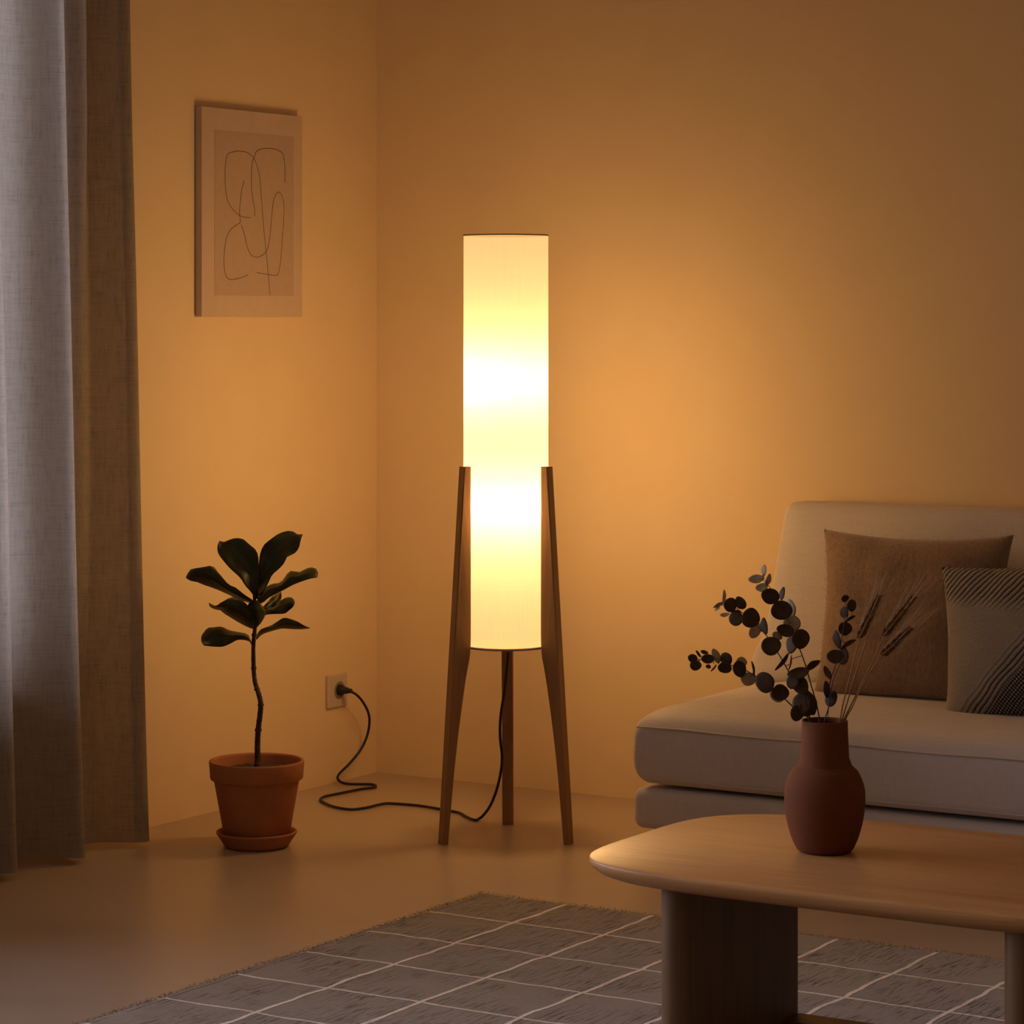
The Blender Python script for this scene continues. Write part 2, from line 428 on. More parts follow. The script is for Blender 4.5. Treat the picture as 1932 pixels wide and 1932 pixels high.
# ------------------------------------------------------------------ the room
def structure(name, geo, m, parent=None, smooth=False):
    return obj(name, geo, m, parent, smooth, kind='structure')
RX, RY, RZ = 5.7, -7.0, 2.6
WY0, WY1, WZ0, WZ1 = -5.60, -1.300, .398, 2.30            # the window opening in the left wall, lengthened out of view for frontal fill
structure('floor', box(-.25, RX + .2, RY - .2, .2, -.1, 0), FLOOR)
structure('ceiling', box(-.25, RX + .2, RY - .2, .2, RZ, RZ + .1), PLASTER)
structure('wall_left', join(box(-.25, 0, WY1, .2, 0, RZ), box(-.25, 0, RY - .2, WY0, 0, RZ),
                            box(-.25, 0, WY0, WY1, 0, WZ0), box(-.25, 0, WY0, WY1, WZ1, RZ)), PLASTER)
structure('wall_right', box(0, RX, 0, .2, 0, RZ), PLASTER)
DIMWALL = m_plain('darkened_unseen_wall', (.34, .27, .20), .85, .04, 4)  # unseen walls made darker to hold down the warm bounce light
structure('wall_far', box(RX, RX + .2, RY, .2, 0, RZ), DIMWALL)
structure('wall_rear', box(0, RX + .2, RY - .2, RY, 0, RZ), DIMWALL)
fr = []
for a, b in ((WY0, WY0 + .05), (WY1 - .05, WY1), (-2.75, -2.69), (-4.21, -4.15)):
    fr.append(box(-.17, -.11, a, b, WZ0, WZ1, .004))
for a, b in ((WZ0, WZ0 + .05), (WZ1 - .05, WZ1)):
    fr.append(box(-.169, -.111, WY0 + .05, WY1 - .05, a, b, .004))
win = structure('window_1', join(*fr), FRAMEW)
obj('window_pane', box(-.143, -.139, WY0 + .045, WY1 - .045, WZ0 + .045, WZ1 - .045), GLASSM, win, False)

# ------------------------------------------------------------------ rug
RGX, RGY, RW, RL, RT = 1.047, -1.150, 2.15, 2.05, .012
def rug_geo():
    nx, ny = 110, 110; V, Fc = [], []
    def p(i, j, z):
        x = RGX + RW * i / nx; y = RGY - RL * j / ny
        e = .004
        if i in (0, nx): x += e * noise.noise(Vector((x * 14, y * 14, 1)))
        if j in (0, ny): y += e * noise.noise(Vector((x * 14, y * 14, 5)))
        return Vector((x, y, z))
    for j in range(ny + 1):
        for i in range(nx + 1):
            edge = min(i, nx - i, j, ny - j)
            h = RT * (.62 if edge == 0 else 1) + .0012 * noise.noise(Vector((i * .35, j * .35, 0)))
            V.append(p(i, j, h))
    for j in range(ny):
        for i in range(nx):
            a = j * (nx + 1) + i; Fc.append((a, a + nx + 1, a + nx + 2, a + 1))
    ring = [i for i in range(nx + 1)] + [j * (nx + 1) + nx for j in range(1, ny + 1)] + [ny * (nx + 1) + i for i in range(nx - 1, -1, -1)] + [j * (nx + 1) for j in range(ny - 1, 0, -1)]
    s = len(V)
    for k in ring: V.append(Vector((V[k].x, V[k].y, .0005)))
    for k in range(len(ring)):
        k2 = (k + 1) % len(ring); Fc.append((ring[k], ring[k2], s + k2, s + k))
    Fc.append(tuple(range(s, s + len(ring))))
    return V, Fc
rug = empty('rug', (RGX, RGY, 0), 'grey woven rug with a cream grid of lines under the coffee table', 'rug')
obj('rug_pile', rug_geo(), RUG, rug)
def blades(pts):
    V, Fc = [], []
    for p, d, wv in pts:
        n = len(V); V += [p - wv, p + wv, p + d]; Fc.append((n, n + 1, n + 2))
    return V, Fc
pts = []
for k in range(9000):
    if k % 5 < 3: p = Vector((RGX + rnd(-.002, .012), RGY - rnd(0, 1.6), rnd(.005, RT))); d = Vector((-rnd(.001, .006), rnd(-.004, .004), rnd(-.001, .003)))
    else: p = Vector((RGX + rnd(0, 1.5), RGY + rnd(-.012, .002), rnd(.005, RT))); d = Vector((rnd(-.004, .004), rnd(.001, .005), rnd(-.001, .003)))
    pts.append((p, d, Vector((rnd(-1, 1), rnd(-1, 1), 0)).normalized() * .0007))
o = obj('fringe', blades(pts), RUGEDGE, rug, False, 'stuff'); o['label'] = 'dark fuzzy yarn edge of the rug'

# ------------------------------------------------------------------ sofa
SX0, SX1, SYF = 1.146, 3.10, -.722
sofa = empty('sofa', (SX0, SYF, 0), 'low beige linen sofa against the right wall, one end showing', 'sofa')
def d_base(p, u, v, w):
    p.z += .004 * noise.noise(p * 5) * (1 if w > 0 else 0); return p
obj('sofa_base', rbox(SX0, SX1, SYF, -.03, .08, .166, .022, 8, d_base), SOFA, sofa)
def d_seat(p, u, v, w):
    du = max(0, 1 - abs(u) ** 14); dv = max(0, 1 - abs(v) ** 5)
    if w > 0: p.z += .046 * du ** .4 * dv ** .5 * w
    else: p.z -= .004 * du * dv
    if v < -.5: p.y -= .005 * (1 - w * w)
    p += Vector((0, 0, 1)) * .003 * noise.noise(p * 7) * (1 if w > .3 else 0)
    if w < 0: p.x += .024 * max(0, -w) ** 3 * (1 if u < 0 else -1) * abs(u) ** 20
    return p
obj('seat_cushion', rbox(SX0, SX1, SYF, -.04, .176, .297, .022, 26, d_seat), SOFA, sofa)
def d_back(p, u, v, w):
    h = (p.z - .325) / .405
    p.y += .055 * h
    if u < 0:
        k = abs(u) ** 6
        p.x += (.012 + .046 * h - .028 * math.exp(-((h - .10) / .16) ** 2)) * k
    if v < 0: p.y -= .022 * (1 - u ** 8) * (1 - w * w)
    p += Vector((.3, 1, .5)) * .004 * noise.noise(p * 6); return p
obj('back_cushion', rbox(SX0 + .01, 2.30, -.20, -.065, .325, .733, .030, 22, d_back), SOFA, sofa)
def seam(P, r=.0022): return tube(catmull(P, 6), r, 6)
for P in ([(SX0 + .014 + .1 * i, SYF - .0005, .2945 + .0015 * math.sin(i * 1.7)) for i in range(20)],
          [(SX0 + .045 + .1 * i, SYF + .0015, .1885 + .001 * math.sin(i * 2.1)) for i in range(20)]):
    o = obj('piping', seam(P), SOFA, sofa)
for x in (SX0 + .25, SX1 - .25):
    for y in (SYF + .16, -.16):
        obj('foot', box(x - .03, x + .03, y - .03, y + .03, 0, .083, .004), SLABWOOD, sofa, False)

# ------------------------------------------------------------------ throw pillows
def pillow(W, Hh, T, n=34, pinch=.045, corner=.9):
    """in local space: x width, z height, y thickness (front = -y)"""
    V, Fc = [], []
    def prof(u, v): return (max(0, 1 - abs(u) ** 2.6) * max(0, 1 - abs(v) ** 2.6)) ** .5
    side = {}
    for sgn in (-1, 1):
        for j in range(n + 1):
            for i in range(n + 1):
                u = -1 + 2 * i / n; v = -1 + 2 * j / n
                u = math.copysign(abs(u) ** .8, u); v = math.copysign(abs(v) ** .8, v)
                edge = i in (0, n) or j in (0, n)
                if edge and sgn == 1: side[(1, i, j)] = side[(-1, i, j)]; continue
                x = u * W / 2 * (1 - pinch * (1 - v * v)); z = v * Hh / 2 * (1 - pinch * (1 - u * u))
                y = sgn * T / 2 * prof(u, v)
                y += .004 * noise.noise(Vector((x * 16, z * 16, sgn * 3)))
                side[(sgn, i, j)] = len(V); V.append(Vector((x, y, z)))
    for sgn in (-1, 1):
        for j in range(n):
            for i in range(n):
                q = (side[(sgn, i, j)], side[(sgn, i + 1, j)], side[(sgn, i + 1, j + 1)], side[(sgn, i, j + 1)])
                Fc.append(q if sgn < 0 else q[::-1])
    return V, Fc
def place(o, loc, rx=0, ry=0, rz=0):
    o.location = loc; o.rotation_euler = (rx, ry, rz); return o
p1 = empty('throw_pillow', (0, 0, 0), 'large brown plush throw pillow leaning on the sofa back', 'pillow')
g = pillow(.435, .375, .15, pinch=.085)
obj('pillow_cover', g, PLUSH, p1)
pts = []
for k in range(14000):
    v = g[0][random.randrange(len(g[0]))]
    if v.y > .03: continue
    p = Vector((v.x + rnd(-.006, .006), v.y - .0005, v.z + rnd(-.006, .006)))
    out = Vector((v.x * 1.2, v.y * 2.2 - .02, v.z * 1.2)).normalized()
    pts.append((p, (out * .55 + Vector((rnd(-.5, .5), rnd(-.3, .1), rnd(-.4, .6)))) * .0042, Vector((rnd(-1, 1), 0, rnd(-1, 1))).normalized() * .0005))
obj('fuzz', blades(pts), PLUSH, p1, False, 'stuff')
place(p1, (1.593, -.292, .505), -math.radians(12), -math.radians(.6), math.radians(2))
p2 = empty('throw_pillow', (0, 0, 0), 'smaller grey-brown ribbed throw pillow in front of the plush one', 'pillow')
obj('pillow_cover', pillow(.40, .325, .13, pinch=.055), RIBBED, p2)
place(p2, (1.925, -.420, .487), -math.radians(10), -math.radians(4.5), math.radians(4))

# ------------------------------------------------------------------ curtain
def curtain_geo():
    ns, nz = 420, 60; V, Fc = [], []
    s0, s1, z0, z1 = 1.055, 1.98, .012, 2.570
    R = [1.100, 1.317, 1.524, 1.735, 1.94]
    for j in range(nz + 1):
        z = z0 + (z1 - z0) * j / nz; h = z / 1.83
        for i in range(ns + 1):
            s = s0 + (s1 - s0) * i / ns
            # phase: 0 at every ridge
            if s < R[0]: ph = (s - R[0]) / .19
            else:
                k = 0
                while k < len(R) - 2 and s > R[k + 1]: k += 1
                ph = k + (s - R[k]) / (R[k + 1] - R[k])
            A = .047 - .010 * min(h, 1.3)
            x = .102 - .012 * h + A * math.cos(2 * math.pi * ph) + .010 * math.cos(4 * math.pi * ph)
            # an extra fold that shows in the upper part between the first two ridges
            x += .040 * max(0, min(1, (z - .35) / 1.2)) * math.exp(-((s - 1.205) / .030) ** 2)
            x += .004 * noise.noise(Vector((s * 9, z * 1.3, 2))) + .002 * math.sin(s * 60 + z * 2)
            if s < 1.08: x -= .012 * (1.08 - s) / .025
            y = -(s + .040 * h + .006 * noise.noise(Vector((s * 3, z * .9, 8))))
            zz = z + (.006 * noise.noise(Vector((s * 12, 0, 3))) + .004 if j == 0 else 0)
            V.append(Vector((max(x, .02), y, zz)))
    for j in range(nz):
        for i in range(ns):
            a = j * (ns + 1) + i; Fc.append((a, a + 1, a + ns + 2, a + ns + 1))
    return V, Fc
cu = obj('curtain', curtain_geo(), CURT, origin=(.11, -1.45, .012))
tag(cu, 'floor-length beige linen curtain hanging in folds at the left window', 'curtain')
tr_ = obj('curtain_track', box(.08, .14, -3.5, -.93, 2.572, 2.598, .003), WHITE, smooth=False, origin=(.11, -2.2, 2.572))
tag(tr_, 'white ceiling track that the linen curtain hangs from', 'curtain track')

# ------------------------------------------------------------------ framed picture
PY0, PY1, PZ0, PZ1 = -.737, -.345, 1.1525, 1.6385
pic = empty('framed_picture', (0, (PY0 + PY1) / 2, PZ0), 'pale framed line drawing hanging on the left wall', 'picture')
obj('frame', box(.001, .0195, PY0, PY1, PZ0, PZ1, .0012), FRAMEW, pic, False)
pr_ = obj('print', box(.0190, .0200, -.690, -.3815, 1.2024, 1.5875), PAPER, pic, False)
LINES = [
 [(520,730),(498,810),(485,920),(480,1000),(487,1065),(475,1080),(430,1110),(395,1150),(370,1220),(357,1320),(355,1420),(370,1500),(400,1533),(460,1528),(510,1513),(545,1495)],
 [(565,1033),(520,1028),(480,1015),(430,970),(390,910),(370,820),(363,700),(368,590),(385,520),(430,500),(480,494),(540,505),(590,545),(620,610),(645,720),(658,880),(668,1020),(682,1180),(700,1350),(712,1490),(728,1660)],
 [(603,1020),(602,960),(585,870),(577,780),(578,650),(585,580),(600,545),(615,500),(655,478),(700,472),(760,476),(800,492),(830,515),(842,570),(848,650),(848,750)],
 [(495,1090),(520,1170),(540,1260),(570,1330),(610,1353),(650,1345),(695,1310),(720,1230),(735,1100),(745,980),(760,880),(795,825),(825,860),(840,930),(838,1060),(828,1180),(815,1360),(800,1460),(780,1500),(720,1495),(620,1478)]]
gs = []
for L in LINES:
    P = [on(340 + a / 4.2923, 170 + b / 4.2923, 'X', .0201) for a, b in L]
    gs.append(tube(catmull(P, 5), .00075, 5))
o = obj('line_drawing', join(*gs), INK, pr_); o['label'] = 'thin dark looping ink line'

# ------------------------------------------------------------------ wall socket
soc = empty('wall_socket', (0, -.1815, .1865), 'white square wall socket beside the room corner', 'socket')
obj('plate', box(.0, .009, -.2225, -.1405, .187, .268, .003), WHITE, soc, False)
def xlathe(c, prof, n=32):
    V, Fc = lathe((0, 0, 0), prof, n)
    return [Vector((c[0] + v.z, c[1] + v.x, c[2] + v.y)) for v in V], Fc
SCN = Vector((0, -.1765, .2290))
o = obj('socket_well', xlathe(SCN, [(.0205, .0088), (.0215, .0105), (.0185, .0105), (.0165, .0092), (0, .0091)]), m_plain('socket_grey', (.25, .21, .17), .4, .05), soc)
o['label'] = 'round recessed socket insert'

# ------------------------------------------------------------------ floor lamp
LX, LY = .748, -.580
SZ0, SZ1, SR = .4275, 1.332, .0938
lamp = empty('floor_lamp', (LX, LY, 0), 'lit tripod floor lamp with tall cylinder shade and wooden legs', 'lamp')
shade = obj('lamp_shade', lathe((LX, LY, 0), [(SR, SZ0)] + [(SR, SZ0 + (SZ1 - SZ0) * i / 40) for i in range(1, 41)], 96), SHADE, lamp)
def ring(z0, z1, r0, r1): return lathe((LX, LY, 0), [(r0, z0), (r1, z0), (r1, z1), (r0, z1), (r0, z0)], 96)
obj('rim', ring(SZ1 - .001, SZ1 + .0022, SR - .002, SR + .0010), RIMM, shade)
obj('rim', ring(SZ0 - .0045, SZ0 + .0005, SR - .006, SR + .0008), RIMM, shade)
obj('shade_base', lathe((LX, LY, 0), [(0, SZ0 - .003), (SR - .006, SZ0 - .003), (SR - .006, SZ0 + .001), (0, SZ0 + .001)], 64), RIMM, lamp, False)
obj('cable_grip', lathe((LX, LY, 0), [(0, SZ0 - .012), (.005, SZ0 - .012), (.006, SZ0 - .010), (.006, SZ0 - .002), (0, SZ0 - .002)], 20), BRASS, lamp)
for z, off in ((1.012, -.010), (.735, 0)):
    c = Vector((LX, LY, z)) + RIGHT * off
    o = obj('bulb', sphere(c, .030, 1, 1, 1.2), BULBM, lamp); o['label'] = 'glowing bulb inside the shade'
IN = [(.824, .0945), (.74, .0945), (.66, .0945), (.58, .0945), (.52, .0945), (.475, .0945), (.44, .0948), (.407, .0975), (.378, .1035), (.34, .1105), (.25, .1245), (.155, .1365), (.09, .1430), (0, .1515)]
def leg_geo(az):
    d = RIGHT * math.cos(az) + FWD * math.sin(az); t = Vector((-d.y, d.x, 0)); th = .0128
    V, Fc = [], []
    zs = []
    P = [(p.y, p.x) for p in catmull([Vector((b, a, 0)) for a, b in IN], 4)]
    P = [(z, r) for z, r in [(p[0], p[1]) for p in P]]
    bev = .0022
    for z, ri in P:
        ro = .112 + (.824 - z) * .0643
        for r, s in ((ri, -th + bev), (ri + bev, -th), (ro - bev, -th), (ro, -th + bev), (ro, th - bev), (ro - bev, th), (ri + bev, th), (ri, th - bev)):
            V.append(Vector((LX, LY, max(z, 0))) + d * r + t * s)
    n = 8
    for i in range(len(P) - 1):
        for k in range(n): Fc.append((i * n + k, i * n + (k + 1) % n, (i + 1) * n + (k + 1) % n, (i + 1) * n + k))
    Fc.append(tuple(range(n))); Fc.append(tuple(range((len(P) - 1) * n, len(P) * n))[::-1]); return V, Fc
for az, lb in ((math.radians(210), None), (math.radians(330), None), (math.radians(88.5), None)):
    fixn(obj('leg', leg_geo(az), LEGWOOD, lamp), .5)
# power cord: from the shade's underside over the floor to the socket
cp = [(957, 1226), (958, 1240), (952, 1300), (944.5, 1352), (943.5, 1390), (947, 1425), (945, 1455), (937, 1490), (925, 1520), (912, 1538)]
P = []
for i, (a, b) in enumerate(cp):
    f = i / (len(cp)); P.append(at(a, b, 6.19 + .235 * f ** 1.3))
for a, b in [(903, 1545), (895, 1547), (880, 1541), (868, 1534), (850, 1530), (833, 1527), (790, 1520), (740, 1516), (720, 1517), (690, 1524), (660, 1527), (630, 1522), (611, 1514), (604.5, 1509), (612, 1503), (640, 1497), (680, 1489), (703, 1486), (709, 1483), (702, 1480), (680, 1479.5), (658, 1479)]:
    P.append(on(a, b, 'Z', .0045))
for a, b, x in [(643, 1475.5, .030), (637, 1468, .026), (641, 1459, .024), (660, 1440, .030), (680, 1415, .038), (692, 1390, .045), (697, 1365, .050), (695, 1345, .054), (685, 1325, .056), (674, 1312, .056), (664, 1305.5, .052)]:
    P.append(on(a, b, 'X', x))
plug_end = Vector((.046, SCN.y, SCN.z)); P.append(plug_end)
for q in P: q.z = max(q.z, .0040)
cord = obj('power_cord', tube(catmull(P, 6), .0033, 8), BLACK, lamp); cord['label'] = 'black cord running over the floor to the socket'
obj('plug', join(xlathe(SCN, [(0, .0095), (.0130, .0095), (.0135, .014), (.0120, .021), (.0085, .024), (.0080, .034), (.0062, .035), (.0060, .044), (.0042, .047), (0, .047)], 24)), BLACK, cord)

# ------------------------------------------------------------------ potted fig and its saucer
PX, PYY = .3407, -.9524
sau = obj('plant_saucer', lathe((PX, PYY, 0), smoothprof([(0, .001), (.060, .001), (.070, .003), (.076, .012), (.084, .024), (.0885, .031), (.0865, .034), (.083, .033)], 3) + [(.076, .024), (.071, .012), (0, .0105)], 64), POTM, origin=(PX, PYY, 0))
tag(sau, 'terracotta saucer under the potted fig', 'saucer')
PZ = .011
fig = empty('potted_fig', (PX, PYY, PZ), 'small fiddle-leaf fig in a terracotta pot by the left wall', 'plant')
PTOP = .188
obj('pot', lathe((PX, PYY, 0), [(0, PZ), (.066, PZ), (.0695, PZ + .003), (.0925, .142), (.0935, .1465), (.0995, .147), (.1010, .149), (.1035, .183), (.1030, .1865), (.1005, PTOP), (.0965, .1868), (.0945, .182), (.090, .155), (.086, .14)], 80), POTM, fig)
def soil_geo():
    V, Fc = lathe((PX, PYY, 0), [(0, .166)] + [(.012 * i, .166) for i in range(1, 8)] + [(.0905, .161)], 48)
    for v in V: v.z += .004 * noise.noise(v * 55) + .002 * noise.noise(v * 140)
    return V, Fc
obj('soil', soil_geo(), SOIL, fig)
tp = [(486, 1452), (486, 1435), (486, 1400), (488, 1370), (491, 1345), (492, 1328), (489, 1312), (485, 1300), (481, 1285), (479, 1265), (478, 1230), (479, 1205), (482, 1175), (481, 1150), (480, 1118)]
DP = 6.115
def trunk_geo():
    C_ = catmull([at(a, b, DP + .012 * math.sin(i * .9)) for i, (a, b) in enumerate(tp)], 8)
    V, Fc = tube(C_, lambda f: .0068 - .0030 * f, 10)
    n = 10
    for i in range(len(C_)):
        k = .10 * noise.noise(Vector((i * .9, 0, 0))) + (.38 if i % 17 == 5 else 0)
        for j in range(n):
            v = V[i * n + j]; V[i * n + j] = C_[i] + (v - C_[i]) * (1 + k * (1 if j % 5 < 3 else .2) + .12 * noise.noise(v * 260))
    return V, Fc
obj('trunk', trunk_geo(), BARK, fig)
def resample(P, n):
    P = catmull([Vector((a, b, 0)) for a, b in P], 6); L = [0]
    for a, b in zip(P, P[1:]): L.append(L[-1] + (b - a).length)
    out = []; k = 0
    for i in range(n + 1):
        t = L[-1] * i / n
        while k < len(L) - 2 and L[k + 1] < t: k += 1
        f = (t - L[k]) / max(1e-9, L[k + 1] - L[k]); out.append(P[k].lerp(P[k + 1], min(1, max(0, f))))
    return out
def fig_leaf(Lp, Rp, d0, d1, fold, curl=0.0, k0=.0, n=18, m=6):
    A = resample(Lp, n); B = resample(Rp, n); V, Fc = [], []
    for i in range(n + 1):
        s = i / n
        for j in range(m + 1):
            t = j / m; p = A[i].lerp(B[i], t); e = abs(2 * t - 1)
            D = DP + d0 + (d1 - d0) * s + fold * e * math.sin(math.pi * min(1, s * 1.05)) + curl * s * s + k0 * (2 * t - 1)
            D += .0035 * math.sin(s * 17 + (j > 3) * 2.0) * e
            if abs(2 * t - 1) < .05: D -= .0022 * (1 - s)
            V.append(at(320 + p.x / 6.0375, 960 + p.y / 6.0375, D))
    for i in range(n):
        for j in range(m):
            a = i * (m + 1) + j; Fc.append((a, a + 1, a + m + 2, a + m + 1))
    o = obj('leaf', (V, Fc), FIGLEAF, fig); solid(o, .0009); return o
fig_leaf([(985,1030),(925,945),(860,870),(800,780),(700,690),(620,600),(560,520),(543,450),(555,390),(566,370)],
         [(1000,1020),(1010,900),(1012,760),(1015,620),(1005,520),(975,460),(900,400),(850,350),(770,332),(700,345),(640,372),(600,380),(568,368)], -.004, .020, -.018, 0, .010)
fig_leaf([(1000,1010),(1012,800),(1018,620),(1035,500),(1075,410),(1160,340),(1230,290),(1300,262),(1370,250),(1430,268),(1475,305),(1512,292)],
         [(1050,980),(1120,850),(1170,750),(1250,680),(1310,610),(1335,550),(1420,510),(1470,450),(1490,370),(1500,330),(1516,290)], .006, .035, -.018, 0, -.010)
fig_leaf([(975,1060),(900,1010),(830,960),(750,895),(670,860),(600,780),(540,710),(490,650),(400,660),(330,672),(250,685),(212,720),(205,760),(186,784)],
         [(965,1090),(880,1060),(780,1030),(690,985),(580,935),(480,895),(380,862),(320,835),(240,820),(186,786)], -.002, -.040, .020, 0, .014)
fig_leaf([(1000,1010),(1100,890),(1190,852),(1235,850),(1290,815),(1340,740),(1375,710),(1430,715),(1480,722),(1550,685),(1610,668),(1665,682),(1692,715),(1684,778)],
         [(1000,1090),(1060,1070),(1120,1020),(1200,975),(1300,925),(1400,870),(1500,830),(1600,795),(1683,782)], -.006, -.050, .018, 0, -.014)
fig_leaf([(965,1250),(930,1160),(850,1060),(720,1005),(620,1050),(560,1085),(530,1110),(480,1090),(448,1073)],
         [(960,1370),(900,1350),(800,1300),(700,1240),(620,1190),(578,1155),(520,1145),(460,1115),(447,1074)], -.010, -.070, .022, 0, .020)
fig_leaf([(1050,1135),(1100,1080),(1150,1020),(1200,980),(1269,946)],
         [(1055,1142),(1120,1142),(1180,1118),(1240,1075),(1270,1030),(1275,990),(1271,946)], .020, .075, -.014)
fig_leaf([(985,1120),(1060,1138),(1180,1115),(1250,1060),(1310,1020),(1370,1008),(1410,1025),(1424,1064)],
         [(980,1210),(1060,1218),(1120,1202),(1220,1197),(1310,1192),(1370,1150),(1410,1110),(1425,1066)], .004, .040, .018, 0, -.012)
fig_leaf([(985,1478),(1010,1405),(1050,1367),(1140,1335),(1220,1290),(1300,1242),(1380,1255),(1460,1285),(1540,1335),(1600,1357)],
         [(990,1492),(1040,1440),(1090,1415),(1170,1390),(1240,1370),(1290,1362),(1400,1369),(1500,1371),(1600,1359)], .004, .055, .016, 0, .012)
fig_leaf([(955,1560),(915,1482),(898,1440),(860,1420),(780,1405),(680,1385),(610,1350),(570,1343),(500,1352),(440,1355),(400,1395),(362,1450),(360,1488)],
         [(945,1580),(912,1512),(850,1495),(775,1492),(720,1520),(650,1555),(590,1572),(500,1570),(430,1562),(380,1550),(360,1492)], -.003, -.050, .020, 0, -.014)
fig_leaf([(985,1372),(950,1300),(900,1230),(880,1150),(900,1080),(948,1040)],
         [(1000,1340),(1040,1300),(1085,1220),(1090,1170),(1060,1110),(1000,1050),(952,1040)], -.008, -.055, .018)

# ------------------------------------------------------------------ coffee table
TCX, TCY, TA, TB, TZ = 2.414, -2.172, .427, .275, .380
table = empty('coffee_table', (TCX, TCY, 0), 'low oak coffee table with rounded top on slab legs', 'table')
def top_geo():
    n = 128
    def outline(k, inset):
        a = 2 * math.pi * k / n; c, s = math.cos(a), math.sin(a)
        ex = 2 / (4.7 if s < 0 else 3.7)
        return (TCX + math.copysign(abs(c) ** ex, c) * (TA - inset), TCY + math.copysign(abs(s) ** ex, s) * (TB - inset))
    prof = [(.0022, TZ), (.0006, TZ - .0008), (0, TZ - .003), (0, TZ - .007), (.004, TZ - .014), (.012, TZ - .021), (.022, TZ - .0255), (.034, TZ - .027)]
    V, Fc = [], []
    for ins, z in prof:
        for k in range(n):
            x, y = outline(k, ins); V.append(Vector((x, y, z)))
    for i in range(len(prof) - 1):
        for k in range(n): Fc.append((i * n + k, (i + 1) * n + k, (i + 1) * n + (k + 1) % n, i * n + (k + 1) % n))
    Fc.append(tuple(range(n))); Fc.append(tuple(range((len(prof) - 1) * n, len(prof) * n))[::-1]); return V, Fc
fixn(obj('tabletop', top_geo(), TOPWOOD, table), .6)
def slab_geo(x0, x1, y0, y1, z0, z1):
    r = (x1 - x0) / 2; xc = (x0 + x1) / 2; O = []
    for k in range(13): a = math.pi + math.pi * k / 12; O.append((xc + r * math.cos(a), y0 + r + r * math.sin(a)))
    for k in range(13): a = math.pi * k / 12; O.append((xc + r * math.cos(a), y1 - r + r * math.sin(a)))
    n = len(O); V = [Vector((x, y, z)) for z in (z0, z1) for x, y in O]
    Fc = [(k, (k + 1) % n, n + (k + 1) % n, n + k) for k in range(n)] + [tuple(range(n))[::-1], tuple(range(n, 2 * n))]
    return V, Fc
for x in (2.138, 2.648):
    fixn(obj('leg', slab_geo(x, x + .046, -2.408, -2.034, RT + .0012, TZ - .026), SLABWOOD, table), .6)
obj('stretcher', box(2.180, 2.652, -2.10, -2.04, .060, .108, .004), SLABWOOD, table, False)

# ------------------------------------------------------------------ vase and its stems
VX, VY = 2.282, -2.1645
SCV = 1 / (6.0375 * 1307)
vp = [(0.030, 1752), (.036, 1748), (.0412, 1712), (.0478, 1600), (.0535, 1450), (.0570, 1300), (.0584, 1150), (.0567, 1000), (.0490, 850), (.0430, 800), (.0385, 765), (.0360, 735)]
prof = [(0, TZ)] + [(r, TZ + max(0.0, (1752 - y)) * SCV) for r, y in vp[:1]] + smoothprof([(r, TZ + (1752 - y) * SCV) for r, y in vp[1:]], 4)
prof += [(r, TZ + (1752 - y) * SCV) for r, y in [(.0352, 690), (.0343, 550), (.0334, 400), (.0331, 268)]]
prof += [(.0327, TZ + (1752 - 258) * SCV), (.0312, TZ + (1752 - 258) * SCV), (.0304, TZ + (1752 - 275) * SCV), (.0315, TZ + (1752 - 600) * SCV), (.045, TZ + (1752 - 900) * SCV), (.050, TZ + .06), (.036, TZ + .008), (0, TZ + .006)]
vase = obj('vase', lathe((VX, VY, 0), prof, 80), VASEM, origin=(VX, VY, TZ))
tag(vase, 'matte terracotta vase with straight neck standing on the coffee table', 'vase')
DV = 4.04
def zx(a, b): return 1280 + a * .24845, 1040 + b * .24845
def foot(a, b, D):                                   # the stem's lower end, inside the vase
    p = at(*zx(a, b), D); return p
def leaf_disc(c, m_ax, n_ax, R, Rn, sh, stem_pt):
    """a cupped round leaf: centre, two axes, size along each, outline, petiole to the stem"""
    nr, na = 4, 22; V, Fc = [Vector(c)], []
    nrm = m_ax.cross(n_ax).normalized()
    for i in range(1, nr + 1):
        for k in range(na):
            a = 2 * math.pi * k / na; rr = i / nr
            f = 1 + sh * (abs(math.cos(a)) ** 6) * .14 - .05 * sh * abs(math.sin(2 * a))
            f *= 1 + .03 * math.sin(3 * a + c.x * 300)
            q = m_ax * (R * rr * f * math.cos(a)) + n_ax * (Rn * rr * f * math.sin(a))
            V.append(c + q + nrm * (R * .10 * rr * rr * (1 + .6 * math.cos(2 * a))))
    for k in range(na): Fc.append((0, 1 + k, 1 + (k + 1) % na))
    for i in range(nr - 1):
        for k in range(na):
            a = 1 + i * na + k; b = 1 + i * na + (k + 1) % na; Fc.append((a, a + na, b + na, b))
    return V, Fc
